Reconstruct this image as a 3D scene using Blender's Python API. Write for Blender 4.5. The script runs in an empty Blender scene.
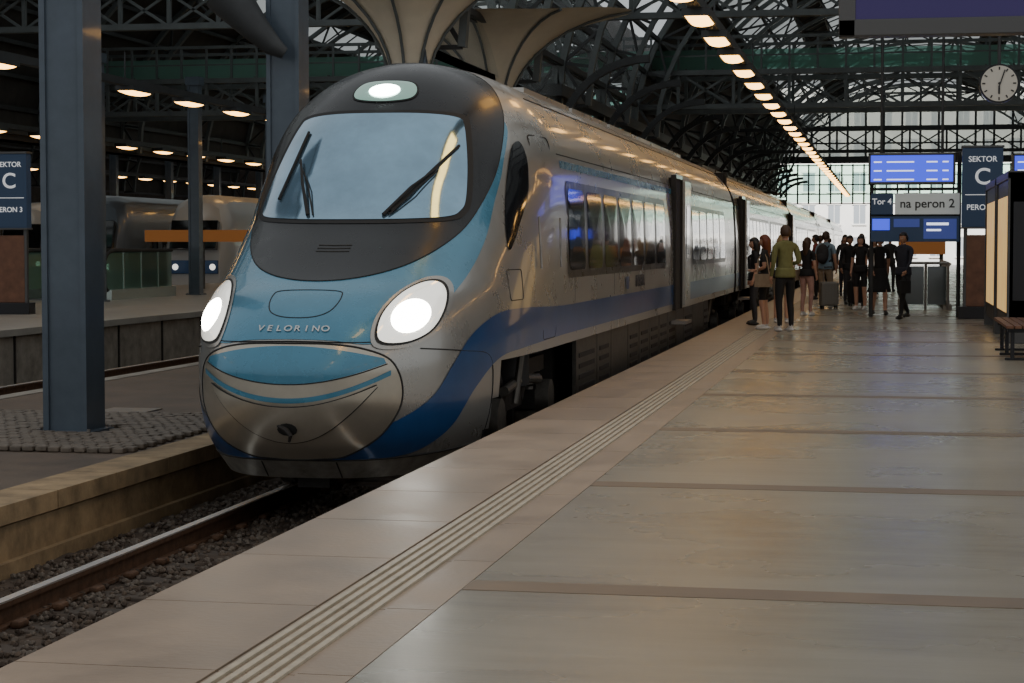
import bpy, math, random
from mathutils import Vector, Matrix
random.seed(7)
pi=math.pi
# ------------------------------------------------------------------ materials
MATS={}
def mat(name,col,rough=.6,metal=0.,emit=None,estr=0.,noise=0.,nscale=6.,bump=0.,bscale=40.,coat=0.,spec=.5,stretch=(1,1,1),rvar=0.):
    if name in MATS: return MATS[name]
    m=bpy.data.materials.new(name); m.use_nodes=True
    nt=m.node_tree; N=nt.nodes; L=nt.links
    b=N['Principled BSDF']
    b.inputs['Base Color'].default_value=(*col,1)
    b.inputs['Roughness'].default_value=rough
    b.inputs['Metallic'].default_value=metal
    b.inputs['Coat Weight'].default_value=coat
    b.inputs['Coat Roughness'].default_value=.06
    b.inputs['Specular IOR Level'].default_value=spec
    if emit:
        b.inputs['Emission Color'].default_value=(*emit,1)
        b.inputs['Emission Strength'].default_value=estr
    if noise or bump or rvar:
        tc=N.new('ShaderNodeTexCoord'); mp=N.new('ShaderNodeMapping')
        mp.inputs['Scale'].default_value=stretch
        L.new(tc.outputs['Object'],mp.inputs['Vector'])
    if noise or rvar:
        t=N.new('ShaderNodeTexNoise'); t.inputs['Scale'].default_value=nscale; t.inputs['Detail'].default_value=6
        t.inputs['Roughness'].default_value=.65
        L.new(mp.outputs[0],t.inputs['Vector'])
        if noise:
            r=N.new('ShaderNodeValToRGB')
            r.color_ramp.elements[0].position=.3; r.color_ramp.elements[1].position=.7
            r.color_ramp.elements[0].color=(*[c*(1-noise) for c in col],1)
            r.color_ramp.elements[1].color=(*[min(1,c*(1+noise)) for c in col],1)
            L.new(t.outputs['Fac'],r.inputs['Fac']); L.new(r.outputs[0],b.inputs['Base Color'])
        if rvar:
            mr=N.new('ShaderNodeMapRange'); mr.inputs['From Min'].default_value=.3; mr.inputs['From Max'].default_value=.7
            mr.inputs['To Min'].default_value=max(0,rough-rvar); mr.inputs['To Max'].default_value=rough+rvar
            L.new(t.outputs['Fac'],mr.inputs['Value']); L.new(mr.outputs[0],b.inputs['Roughness'])
    if bump:
        t2=N.new('ShaderNodeTexNoise'); t2.inputs['Scale'].default_value=bscale; t2.inputs['Detail'].default_value=4
        L.new(mp.outputs[0],t2.inputs['Vector'])
        bp=N.new('ShaderNodeBump'); bp.inputs['Strength'].default_value=bump; bp.inputs['Distance'].default_value=.02
        L.new(t2.outputs['Fac'],bp.inputs['Height']); L.new(bp.outputs[0],b.inputs['Normal'])
    MATS[name]=m; return m
def glassy(name,col,trans=.45):
    if name in MATS: return MATS[name]
    m=bpy.data.materials.new(name); m.use_nodes=True
    N=m.node_tree.nodes; L=m.node_tree.links
    for n in list(N): N.remove(n)
    o=N.new('ShaderNodeOutputMaterial'); mx=N.new('ShaderNodeMixShader'); t=N.new('ShaderNodeBsdfTransparent'); d=N.new('ShaderNodeBsdfTranslucent')
    mx.inputs[0].default_value=1-trans
    t.inputs[0].default_value=(*col,1); d.inputs[0].default_value=(*col,1)
    L.new(t.outputs[0],mx.inputs[1]); L.new(d.outputs[0],mx.inputs[2]); L.new(mx.outputs[0],o.inputs[0])
    MATS[name]=m; return m
# ------------------------------------------------------------------ mesh builder
def group(name,loc=(0,0,0),rz=0,sc=1.):
    e=bpy.data.objects.new(name,None); bpy.context.collection.objects.link(e)
    e.location=loc; e.rotation_euler=(0,0,rz); e.scale=(sc,sc,sc); e.empty_display_size=.2
    return e
class MB:
    def __init__(s): s.v=[];s.f=[];s.m=[];s.mats=[]
    def mi(s,m):
        if m not in s.mats: s.mats.append(m)
        return s.mats.index(m)
    def add(s,vs,fs,m):
        o=len(s.v); s.v+= [tuple(v) for v in vs]; k=s.mi(m)
        for f in fs: s.f.append(tuple(i+o for i in f)); s.m.append(k)
    def box(s,c,d,m,rz=0.,R=None):
        x,y,z=[q/2 for q in d]
        P=[Vector((a*x,b*y,e*z)) for a in(-1,1) for b in(-1,1) for e in(-1,1)]
        if R is None and rz: R=Matrix.Rotation(rz,3,'Z')
        if R is not None: P=[R@p for p in P]
        c=Vector(c)
        s.add([p+c for p in P],[(0,1,3,2),(4,6,7,5),(0,4,5,1),(2,3,7,6),(0,2,6,4),(1,5,7,3)],m)
    def bb(s,x0,x1,y0,y1,z0,z1,m): s.box(((x0+x1)/2,(y0+y1)/2,(z0+z1)/2),(abs(x1-x0),abs(y1-y0),abs(z1-z0)),m)
    def beam(s,p,q,w,h,m):
        p=Vector(p);q=Vector(q);d=q-p;l=d.length
        if l<1e-6:return
        d/=l; up=Vector((0,0,1)) if abs(d.z)<.95 else Vector((1,0,0))
        x=d.cross(up).normalized(); z=x.cross(d)
        R=Matrix((x,d,z)).transposed()
        s.box((p+q)/2,(w,l,h),m,R=R)
    def tube(s,pts,rad,m,n=8,caps=True,flat=None):
        pts=[Vector(p) for p in pts]
        if not hasattr(rad,'__len__'): rad=[rad]*len(pts)
        vs=[];fs=[];px=None
        for i,p in enumerate(pts):
            d=(pts[min(i+1,len(pts)-1)]-pts[max(i-1,0)]).normalized()
            if px is None:
                up=Vector((0,0,1)) if abs(d.z)<.9 else Vector((1,0,0)); x=d.cross(up).normalized()
            else: x=(px-d*px.dot(d)).normalized()
            px=x; y=d.cross(x)
            for k in range(n):
                a=2*pi*k/n; vs.append(p+x*math.cos(a)*rad[i]+y*math.sin(a)*rad[i])
        for i in range(len(pts)-1):
            for k in range(n):
                a=i*n+k;b=i*n+(k+1)%n; fs.append((a,b,b+n,a+n))
        if caps: fs.append(tuple(range(n-1,-1,-1))); fs.append(tuple(range((len(pts)-1)*n,len(pts)*n)))
        s.add(vs,fs,m)
    def disc(s,c,ax,r,t,m,n=32):
        c=Vector(c);ax=Vector(ax).normalized(); s.tube([c-ax*t/2,c+ax*t/2],r,m,n)
    def grid(s,rows,m,closed=False):
        R=len(rows);C=len(rows[0]);fs=[]
        for i in range(R-1):
            for j in range(C if closed else C-1):
                a=i*C+j;b=i*C+(j+1)%C; fs.append((a,b,b+C,a+C))
        s.add([p for r in rows for p in r],fs,m)
    def ell(s,c,r,m,nu=16,nv=10):
        rows=[]
        for i in range(nv+1):
            t=pi*i/nv
            rows.append([(c[0]+r[0]*math.sin(t)*math.cos(2*pi*j/nu),c[1]+r[1]*math.sin(t)*math.sin(2*pi*j/nu),c[2]+r[2]*math.cos(t)) for j in range(nu)])
        s.grid(rows,m,True)
    def obj(s,name,parent=None,smooth=False,bevel=0.,ang=35):
        me=bpy.data.meshes.new(name); me.from_pydata(s.v,[],s.f)
        for m in s.mats: me.materials.append(m)
        me.polygons.foreach_set('material_index',s.m)
        if smooth:
            me.polygons.foreach_set('use_smooth',[True]*len(s.f))
            try: me.set_sharp_from_angle(angle=math.radians(ang))
            except Exception: pass
        me.update()
        o=bpy.data.objects.new(name,me); bpy.context.collection.objects.link(o)
        if parent: o.parent=parent
        if bevel:
            bv=o.modifiers.new('Bevel','BEVEL'); bv.width=bevel; bv.segments=2; bv.limit_method='ANGLE'
        return o
def text(body,size,loc,m,parent=None,name='lettering',R=None,align='CENTER',ext=.003,sx=1.):
    c=bpy.data.curves.new(name,'FONT'); c.body=body; c.size=size; c.extrude=ext
    c.align_x=align; c.align_y='CENTER'; c.offset=size*.012
    o=bpy.data.objects.new(name,c); bpy.context.collection.objects.link(o); c.materials.append(m)
    M=(R.to_4x4() if R is not None else Matrix.Rotation(pi/2,4,'X'))
    o.matrix_local=Matrix.Translation(Vector(loc))@M@Matrix.Diagonal((sx,1,1,1))
    if parent: o.parent=parent
    return o
# ------------------------------------------------------------------ palette
silver=mat('silver_paint',(.43,.425,.40),.29,.6,noise=.06,nscale=1.6,coat=.5,rvar=.04)
silver2=mat('silver_cover_paint',(.50,.465,.39),.29,.75,noise=.08,nscale=5,coat=.4)
teal=mat('teal_blue_paint',(.062,.24,.37),.27,.25,noise=.10,nscale=2.5,coat=.6,rvar=.05)
navy=mat('deep_blue_paint',(.018,.085,.25),.28,.25,noise=.12,nscale=4,coat=.5)
blackg=mat('black_gloss_paint',(.012,.014,.016),.30,0,noise=.3,nscale=6,coat=.12,spec=.3,rvar=.05)
winglass=mat('side_window_glass',(.012,.014,.018),.06,0,spec=.9,coat=.6)
wshield=mat('windshield_glass',(.27,.44,.58),.09,.8,noise=.22,nscale=1.3,coat=1.)  # blue of the reflected sky is put into the base colour
rubber=mat('black_rubber',(.012,.012,.012),.7)
darkm=mat('dark_underframe',(.025,.022,.02),.65,.3,noise=.4,nscale=9)
skirtm=mat('grimy_grey_skirt',(.07,.065,.056),.5,.4,noise=.3,nscale=7)
apronm=mat('grimy_silver_apron',(.28,.27,.24),.45,.5,noise=.4,nscale=5)
steel=mat('worn_steel',(.30,.28,.26),.4,.9,noise=.2,nscale=10)
wheelm=mat('wheel_steel',(.13,.12,.105),.5,.7,noise=.3,nscale=8)
railtop=mat('polished_rail',(.95,.93,.90),.33,.9)
rust=mat('rusty_steel',(.10,.055,.032),.8,.3,noise=.4,nscale=14)
hlight=mat('headlight_lamp',(1,1,1),.3,emit=(1,.97,.88),estr=22)
hlens=mat('headlight_lens',(.75,.76,.72),.12,.3,emit=(1,.97,.88),estr=1.1,coat=1)
toplamp=mat('top_lamp',(1,1,1),.3,emit=(.85,1,.93),estr=22)
toplens=mat('top_lamp_lens',(.18,.27,.24),.12,.3,emit=(.45,.85,.68),estr=.32,coat=1)
structm=mat('dark_painted_steel',(.045,.048,.05),.55,.2,noise=.25,nscale=2)
struct2=mat('grey_green_steel',(.12,.135,.135),.55,.2,noise=.2,nscale=2)
colm=mat('blue_grey_column_paint',(.075,.10,.13),.40,.1,noise=.15,nscale=3,coat=.2)
cream=mat('cream_ceiling_panel',(.68,.60,.46),.6,noise=.12,nscale=.8)
roofm=mat('dark_roof_boarding',(.04,.036,.032),.8,noise=.3,nscale=1.5)
skyl=glassy('skylight_glazing',(.60,.62,.60),.36)
skyc=glassy('clear_skylight_glazing',(.95,.97,.97),.95)
greeng=glassy('green_glazing',(.30,.55,.47),.5)
gwhite=glassy('gable_glazing',(.42,.45,.42),.22)
lampm=mat('warm_lamp_lens',(1,.75,.4),.3,emit=(1,.52,.13),estr=7.5)
conc=mat('old_concrete',(.25,.23,.195),.75,noise=.35,nscale=3,bump=.3,bscale=18)
curbm=mat('ochre_curb_stone',(.28,.20,.11),.7,noise=.45,nscale=3,bump=.3,bscale=14)
asph=mat('dark_worn_asphalt',(.10,.073,.052),.6,noise=.45,nscale=1.3,bump=.25,bscale=35,rvar=.12)
sett=mat('granite_sett',(.14,.115,.09),.6,noise=.4,nscale=12)
ballm=mat('brown_ballast',(.06,.043,.03),.9,noise=.5,nscale=5,bump=.8,bscale=22)
sleepm=mat('oily_sleeper',(.055,.042,.032),.8,noise=.4,nscale=6)
woodm=mat('brown_bench_wood',(.17,.075,.04),.5,noise=.3,nscale=4,stretch=(1,8,1))
signblue=mat('dark_blue_sign',(.018,.035,.075),.4,emit=(.03,.07,.14),estr=.15)
white=mat('white_lettering',(.8,.8,.8),.5,emit=(.9,.95,1),estr=.35)
orange=mat('orange_fascia',(.50,.19,.045),.5,emit=(.5,.19,.045),estr=.12)
# ------------------------------------------------------------------ TRAIN surface
def interp(tab):
    xs=[t[0] for t in tab]; ys=[t[1] for t in tab]; n=len(xs)
    d=[(ys[i+1]-ys[i])/(xs[i+1]-xs[i]) for i in range(n-1)]
    m=[d[0]]+[0 if d[i-1]*d[i]<=0 else 2*d[i-1]*d[i]/(d[i-1]+d[i]) for i in range(1,n-1)]+[d[-1]]
    def f(x):
        if x<=xs[0]: return ys[0]
        if x>=xs[-1]: return ys[-1]
        i=0
        while x>xs[i+1]: i+=1
        h=xs[i+1]-xs[i]; t=(x-xs[i])/h
        return (2*t**3-3*t*t+1)*ys[i]+(t**3-2*t*t+t)*h*m[i]+(3*t*t-2*t**3)*ys[i+1]+(t**3-t*t)*h*m[i+1]
    return f
Wl=interp([(.22,1.18),(.5,1.30),(.8,1.37),(1.1,1.40),(1.5,1.42),(2.0,1.42),(2.5,1.41),(2.9,1.385)])
def Wf(z):
    if z<=2.9: return Wl(z)
    k=min(1,(z-2.9)/1.15); return 1.385*max(0,1-k**2.2)**(1/2.2)
VF=interp([(.22,.30),(.38,.12),(.5,-.03),(.65,-.19),(.85,-.28),(1.0,-.30),(1.2,-.30),(1.42,-.22),(1.6,-.05),(1.8,.27),(1.95,.63),(2.2,1.12),(2.46,1.56),(2.9,2.04),(3.37,2.52),(3.65,2.87),(3.85,3.2),(3.96,3.5),(4.02,3.8),(4.05,4.25)])
NE=interp([(.2,3.),(2.4,3.),(3.4,2.5),(4.05,2.2)])
ME=interp([(.2,2.9),(2.2,2.8),(3.2,2.4),(4.05,2.)])
E=4.6;ZB=.315
def S(s,z):
    sg=1 if s>=0 else -1; a=min(abs(s),1)*pi/2; W=Wf(z); vf=VF(z)
    u=sg*W*math.sin(a)**(2/NE(z)); v=vf+(E-vf)*(1-max(0,math.cos(a))**(2/ME(z)))
    if abs(s)>1: v=E+(abs(s)-1)*10
    return Vector((u,v,z))
def sU(u,z):
    r=min(.9999,abs(u)/max(1e-5,Wf(z))); s=math.asin(r**(NE(z)/2))/(pi/2)
    return s if u>=0 else -s
def sV(v,z,side=1):
    if v>=E: return side*(1+(v-E)/10)
    k=max(0,min(1,1-(v-VF(z))/(E-VF(z)))); return side*math.acos(k**(ME(z)/2))/(pi/2)
def CF(u,z): return S(sU(u,z),z)
def CS(s,z): return S(s,z)
def mkside(side):
    return lambda v,z: S(sV(v,z,side),z)
CR=mkside(1);CL=mkside(-1)
def nrm(ch,a,z):
    e=.01
    p=ch(a+e,z)-ch(a-e,z); q=ch(a,min(4.045,z+e))-ch(a,z-e)
    n=p.cross(q)
    if n.length<1e-9: return Vector((0,-1,0))
    n.normalize()
    c=ch(a,z); o=Vector((c.x,c.y-3 if c.y<E else 0,c.z-2.0))
    if c.y>=E: o.y=0
    if n.dot(o)<0: n=-n
    return n
def onS(ch,a,z,off): return ch(a,z)+nrm(ch,a,z)*off
def smoothloop(pts,per=6,closed=True):
    n=len(pts);out=[]
    for i in range(n if closed else n-1):
        g=lambda k: pts[k%n] if closed else pts[max(0,min(n-1,k))]
        p0,p1,p2,p3=g(i-1),g(i),g(i+1),g(i+2)
        for j in range(per):
            t=j/per
            out.append(tuple(.5*((2*p1[c])+(-p0[c]+p2[c])*t+(2*p0[c]-5*p1[c]+4*p2[c]-p3[c])*t*t+(-p0[c]+3*p1[c]-3*p2[c]+p3[c])*t**3) for c in (0,1)))
    if not closed: out.append(tuple(pts[-1]))
    return out
def star(mb,ch,c,pts,m,off,rings=16,per=6,sm=True,bulge=0.):
    b=smoothloop(pts,per) if sm else pts
    rows=[]
    for i in range(rings+1):
        t=i/rings
        row=[]
        for p in b:
            a=c[0]+(p[0]-c[0])*t; z=c[1]+(p[1]-c[1])*t
            row.append(onS(ch,a,min(z,4.04),off+bulge*math.sqrt(max(0,1-t*t))))
        rows.append(row)
    mb.grid(rows,m,True)
def resamp(pts,n):
    L=[0]
    for i in range(1,len(pts)): L.append(L[-1]+math.hypot(pts[i][0]-pts[i-1][0],pts[i][1]-pts[i-1][1]))
    out=[]
    for k in range(n+1):
        d=L[-1]*k/n; i=0
        while i<len(L)-2 and d>L[i+1]: i+=1
        t=(d-L[i])/max(1e-9,L[i+1]-L[i]); out.append((pts[i][0]+(pts[i+1][0]-pts[i][0])*t,pts[i][1]+(pts[i+1][1]-pts[i][1])*t))
    return out
def band(mb,ch,lo,up,m,off,n=60,k=10,sm=True):
    if sm: lo=smoothloop(lo,8,False);up=smoothloop(up,8,False)
    lo=resamp(lo,n);up=resamp(up,n);rows=[]
    for j in range(k+1):
        t=j/k; rows.append([onS(ch,a[0]+(b[0]-a[0])*t,a[1]+(b[1]-a[1])*t,off) for a,b in zip(lo,up)])
    mb.grid(rows,m)
def line(mb,ch,pts,r,m,off=0.,closed=False,sm=True,per=6):
    p=smoothloop(pts,per,closed) if sm else list(pts)
    if closed: p=p+[p[0]]
    mb.tube([onS(ch,a,z,off) for a,z in p],r,m,6)
def rrect(a0,a1,z0,z1,r,n=5):
    out=[]
    for (ca,cz,t0) in ((a1-r,z1-r,0),(a0+r,z1-r,pi/2),(a0+r,z0+r,pi),(a1-r,z0+r,1.5*pi)):
        for i in range(n+1):
            t=t0+pi/2*i/n; out.append((ca+r*math.cos(t),cz+r*math.sin(t)))
    return out
XC=-4.77;Y0=15.4;RZ=-.76
train=group('high_speed_train',(XC,Y0,RZ)); train.scale=(1,1,1.014)
def zlev():
    z=[];a=ZB
    while a<2.88: z.append(a); a+=.055
    z.append(2.9)
    for i in range(1,25):
        t=pi/2*i/24; z.append(2.9+1.15*math.sin(t)**(2/2.2) if i<24 else 4.05)
    return z
ZL=zlev()
mb=MB()
N=46
ss=[(1-math.cos(pi*i/N))/2 for i in range(N+1)]
ss=[-x for x in reversed(ss[1:])]+ss
P=[[S(s,z) for s in ss] for z in ZL]
vs=[p for r in P for p in r];C=len(ss);fs=[]
for i in range(len(ZL)-1):
    for j in range(C-1):
        cen=(P[i][j]+P[i+1][j+1])/2
        lim=1.22
        if cen.z<lim and cen.y>1.75+.35*max(0,(cen.z-.5)): continue
        a=i*C+j; fs.append((a,a+1,a+1+C,a+C))
mb.add(vs,fs,silver)
mb.obj('nose_shell',train,True,ang=60)
def shell(mb,v0,v1,m):
    zz=[z for z in ZL if z>=1.19]
    prof=[(Wf(z),z) for z in zz]; prof=prof+[(-w,z) for w,z in reversed(prof[:-1])]
    n=max(2,int((v1-v0)/1.0)); rows=[[(w,v0+(v1-v0)*i/n,z) for w,z in prof] for i in range(n+1)]
    mb.grid(rows,m)
    for v in (v0,v1):
        o=[(w,v,z) for w,z in prof]; mb.add(o,[tuple(range(len(o)))],darkm)
CARS=[(E,28.0)]+[(28.55+i*26.5,28.55+i*26.5+25.9) for i in range(4)]
mb=MB()
for a,b in CARS: shell(mb,a,b,silver)
mb.obj('coach_bodies',train,True,ang=50)
mb=MB()
for a,b in CARS[:-1]:
    mb.bb(-1.15,1.15,b-.05,b+.6,.9,3.75,rubber)
    for k in range(4): mb.bb(-1.2,1.2,b+.08+k*.12,b+.12+k*.12,.9,3.8,darkm)
def bogie(mb,v):
    for sx in (-1,1):
        for dv in (-1.35,1.35):
            mb.disc((sx*.76,v+dv,.44),(1,0,0),.44,.13,wheelm,36)
            mb.disc((sx*.86,v+dv,.44),(1,0,0),.30,.06,darkm,28)
            mb.disc((sx*1.0,v+dv,.44),(1,0,0),.15,.26,wheelm,20)
            mb.disc((sx*1.18,v+dv,.62),(1,0,0),.20,.14,wheelm,20)
            mb.box((sx*1.0,v+dv,.62),(.22,.42,.2),darkm)
            for q in (-.2,.2):
                for k in range(5): mb.disc((sx*1.02,v+dv+q,.74+k*.055),(0,0,1),.075,.03,wheelm,12)
        mb.beam((sx*1.0,v-1.75,.98),(sx*1.0,v-.75,.98),.2,.16,darkm)
        mb.beam((sx*1.0,v-.75,.98),(sx*1.0,v-.45,.72),.2,.18,darkm)
        mb.beam((sx*1.0,v-.45,.72),(sx*1.0,v+.45,.72),.2,.2,darkm)
        mb.beam((sx*1.0,v+.45,.72),(sx*1.0,v+.75,.98),.2,.18,darkm)
        mb.beam((sx*1.0,v+.75,.98),(sx*1.0,v+1.75,.98),.2,.16,darkm)
        mb.tube([(sx*1.18,v-.9,.85),(sx*1.18,v-.2,.9)],.05,wheelm,10)
        mb.tube([(sx*1.18,v+.2,.9),(sx*1.18,v+.95,.85)],.05,wheelm,10)
        mb.tube([(sx*1.2,v-.45,.7),(sx*1.25,v-.35,1.2)],.035,wheelm,8)
        mb.disc((sx*1.0,v,1.02),(0,0,1),.26,.34,rubber,20)
    mb.tube([(-.8,v-1.35,.44),(.8,v-1.35,.44)],.08,darkm,12); mb.tube([(-.8,v+1.35,.44),(.8,v+1.35,.44)],.08,darkm,12)
    mb.bb(-.9,.9,v-.3,v+.3,.6,.9,darkm)
for i,(a,b) in enumerate(CARS):
    v0=3.7 if i==0 else a+3.4; v1=b-3.6
    bogie(mb,v0);bogie(mb,v1)
    s0=v0+2.25;s1=v1-2.25
    mb.bb(-1.0,1.0,a-2.8 if i==0 else a,b,1.0,1.24,darkm)
    mb.bb(-1.1,1.1,s0,s1,.45,1.2,darkm)
    k=s0
    while k<s1-.5:
        w=min(random.choice([1.2,1.6,2.0]),s1-k)
        for sx in(-1,1):
            mb.bb(sx*1.33,sx*1.375,k+.02,k+w-.03,.42,1.2,skirtm)
            if random.random()<.6:
                for q in range(4): mb.bb(sx*1.37,sx*1.385,k+.2,k+w-.25,.62+q*.12,.67+q*.12,darkm)
        k+=w
mb.bb(-.8,.8,.9,2.4,.35,.95,darkm)
mb.obj('bogies_and_underframe',train,True,ang=30)
# ---------- livery
mb=MB()
bl=[(0,1.47),(.35,1.46),(.62,1.43),(.88,1.47),(1.02,1.66),(1.11,1.95),(1.15,2.25),(1.15,2.6),(1.155,2.95),(1.11,3.36),(.9,3.5),(.5,3.55)]
bl=bl+[(-a,z) for a,z in reversed(bl[1:])]
star(mb,CF,(0,2.4),bl,teal,.004,rings=30,per=6)
for sd in (1,-1):
    lo=[(sU(0.001*sd,.49),.49),(sU(.3*sd,.49),.49),(sU(.7*sd,.49),.49),(sV(.55,.54,sd),.54),(sV(.9,.70,sd),.70),(sV(1.3,1.0,sd),1.0),(sV(1.9,1.22,sd),1.22),(sV(2.8,1.27,sd),1.27),(sV(3.8,1.29,sd),1.29),(sV(4.8,1.30,sd),1.30)]
    up=[(sU(0.001*sd,.60),.60),(sU(.3*sd,.62),.62),(sU(.7*sd,.75),.75),(sV(.45,.95,sd),.95),(sV(.8,1.22,sd),1.22),(sV(1.2,1.46,sd),1.46),(sV(1.9,1.62,sd),1.62),(sV(2.8,1.64,sd),1.64),(sV(3.8,1.62,sd),1.62),(sV(4.8,1.60,sd),1.60)]
    band(mb,CS,lo,up,navy,.006,n=70,k=12)
    for i,(a,b) in enumerate(CARS):
        ch=CR if sd>0 else CL
        a0=4.8 if i==0 else a+.02
        band(mb,ch,[(a0,1.30),(b-.02,1.30)],[(a0,1.60),(b-.02,1.60)],navy,.006,n=12,k=2,sm=False)
        band(mb,ch,[(a0,3.02),(b-.02,3.02)],[(a0,3.10),(b-.02,3.10)],teal,.004,n=12,k=1,sm=False)
mb.obj('blue_livery',train,True,ang=60)
mb=MB()
mk=[(0,1.92),(.4,1.96),(.72,2.08),(.95,2.30),(1.06,2.58),(1.12,2.95),(1.09,3.35),(.98,3.62),(.80,3.82),(.55,3.95),(.27,4.01)]
mk=mk+[(0,4.03)]+[(-a,z) for a,z in reversed(mk[1:])]
star(mb,CF,(0,3.0),mk,blackg,.009,rings=34,per=7)
line(mb,CF,mk,.006,rubber,.007,closed=True)
for k in range(3): line(mb,CF,[(-.15,2.165+k*.026),(0,2.162+k*.026),(.15,2.165+k*.026)],.0045,skirtm,.011,sm=False)
mb.obj('cab_mask',train,True,ang=60)
mb=MB()
ws=[(0,2.44),(.5,2.445),(.84,2.47),(.93,2.53),(.945,2.65),(.89,3.0),(.80,3.33),(.72,3.41),(.45,3.44)]
ws=ws+[(0,3.445)]+[(-a,z) for a,z in reversed(ws[1:])]
wf=[(a*1.05,2.93+(z-2.93)*1.07) for a,z in ws]
star(mb,CF,(0,2.93),wf,rubber,.014,rings=16)
star(mb,CF,(0,2.93),ws,wshield,.019,rings=22)
mb.obj('windshield',train,True,ang=60)
mb=MB()
def wiper(b,t,bl0,bl1):
    mb.tube([onS(CF,*b,.03),onS(CF,(b[0]+t[0])/2,(b[1]+t[1])/2,.08),onS(CF,*t,.05)],[.018,.014,.01],rubber,8)
    mb.tube([onS(CF,b[0]+.05,b[1],.03),onS(CF,(b[0]+t[0])/2+.05,(b[1]+t[1])/2,.07),onS(CF,t[0],t[1]-.03,.05)],.008,rubber,6)
    mb.tube([onS(CF,bl0[0]+(bl1[0]-bl0[0])*i/8,bl0[1]+(bl1[1]-bl0[1])*i/8,.035) for i in range(9)],.014,rubber,6)
wiper((-.38,2.47),(-.62,2.98),(-.74,2.62),(-.64,3.26))
wiper((.32,2.47),(.68,2.9),(.38,2.50),(.80,3.12))
mb.obj('windshield_wipers',train,True)
mb=MB()
for sd in (1,-1):
    hp=[(.68,1.44),(.86,1.42),(1.0,1.50),(1.055,1.66),(1.04,1.83),(.96,1.92),(.84,1.91),(.72,1.80),(.65,1.62)]
    hp=[(sd*a,z) for a,z in hp]
    c=(sd*.855,1.67)
    big=[(c[0]+(a-c[0])*1.13,c[1]+(z-c[1])*1.12) for a,z in hp]
    sm_=[(c[0]+(a-c[0])*.93,c[1]+(z-c[1])*.93) for a,z in hp]
    star(mb,CF,c,big,silver,.010,rings=8,per=5)
    star(mb,CF,c,hp,rubber,.015,rings=8,per=5)
    star(mb,CF,c,sm_,hlens,.018,rings=8,per=5,bulge=.02)
    lamp=[(c[0]-sd*.005+.12*math.cos(t*pi/8),c[1]-.04+.13*math.sin(t*pi/8)) for t in range(16)]
    star(mb,CF,(c[0],c[1]-.04),lamp,hlight,.035,rings=5,per=2,bulge=.03)
mb.obj('headlights',train,True,ang=60)
mb=MB()
tl=[(-.27,3.60),(-.1,3.57),(.1,3.57),(.27,3.60),(.30,3.68),(.22,3.76),(0,3.78),(-.22,3.76),(-.30,3.68)]
star(mb,CF,(0,3.67),[(a*1.06,3.67+(z-3.67)*1.10) for a,z in tl],rubber,.016,rings=8)
star(mb,CF,(0,3.67),tl,toplens,.020,rings=8,bulge=.015)
star(mb,CF,(0,3.66),[(.15*math.cos(t*pi/6),3.66+.065*math.sin(t*pi/6)) for t in range(12)],toplamp,.04,rings=4,per=2)
mb.obj('roof_headlight',train,True,ang=60)
mb=MB()
cv=[(0,1.435),(.35,1.43),(.60,1.39),(.78,1.30),(.85,1.12),(.83,.90),(.68,.68),(.42,.53),(.2,.50)]
cv=cv+[(0,.49)]+[(-a,z) for a,z in reversed(cv[1:])]
star(mb,CF,(0,1.0),cv,silver2,.010,rings=24,per=6)
line(mb,CF,cv,.011,rubber,.006,closed=True)
us=[i/10 for i in range(-8,9)]
band(mb,CF,[(u*.94,1.12+.155*(u/.8)**2) for u in us],[(u*.92,1.415-.10*(u/.8)**2) for u in us],teal,.014)
line(mb,CF,[(u*.95,1.115+.155*(u/.8)**2) for u in us],.005,rubber,.012)
band(mb,CF,[(u*.98,.965+.215*(u/.8)**2) for u in us],[(u*.98,1.005+.215*(u/.8)**2) for u in us],teal,.014)
band(mb,CF,[(u*.86,.655+.44*(u/.8)**2) for u in us],[(u*.86,.935+.17*(u/.8)**2) for u in us],silver2,.032)
line(mb,CF,[(u*.86,.655+.44*(u/.8)**2) for u in us],.013,rubber,.018)
line(mb,CF,[(u*.86,.935+.17*(u/.8)**2) for u in us],.007,rubber,.022)
star(mb,CF,(0,.755),[(.085*math.cos(t*pi/6),.765+.05*math.sin(t*pi/6)) for t in range(12)],rubber,.034,rings=3,per=1)
mb.obj('coupler_cover',train,True,ang=60)
mb=MB()
c0=onS(CF,0,.76,.03)
mb.tube([c0+Vector((-.08,.0,.04)),c0+Vector((0,-.03,.0)),c0+Vector((.04,-.04,-.04)),c0+Vector((.02,-.02,-.09))],[.018,.024,.018,.012],darkm,8)
mb.bb(-.14,.14,.45,.7,.2,.32,darkm)
us2=[u/40 for u in range(-38,39)]
ap=[(u*1.24,ZB+.002) for u in us2];ap2=[(u*1.30,.485) for u in us2]
band(mb,CF,ap,ap2,apronm,.008,n=70,k=5,sm=False)
line(mb,CF,ap2,.009,rubber,.006,sm=False)
for u in (-.32,.32): line(mb,CF,[(u,ZB+.01),(u,.47)],.006,rubber,.008,sm=False)
mb.obj('apron_and_coupler',train,True)
mb=MB()
ht=[(-.30,1.80),(-.26,1.69),(-.12,1.64),(.12,1.64),(.26,1.69),(.30,1.80),(.22,1.845),(-.22,1.845)]
line(mb,CF,ht,.005,rubber,.004,closed=True)
line(mb,CF,[(-.9,1.47),(-.6,1.445),(0,1.455),(.6,1.445),(.9,1.47)],.005,rubber,.004)
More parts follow.
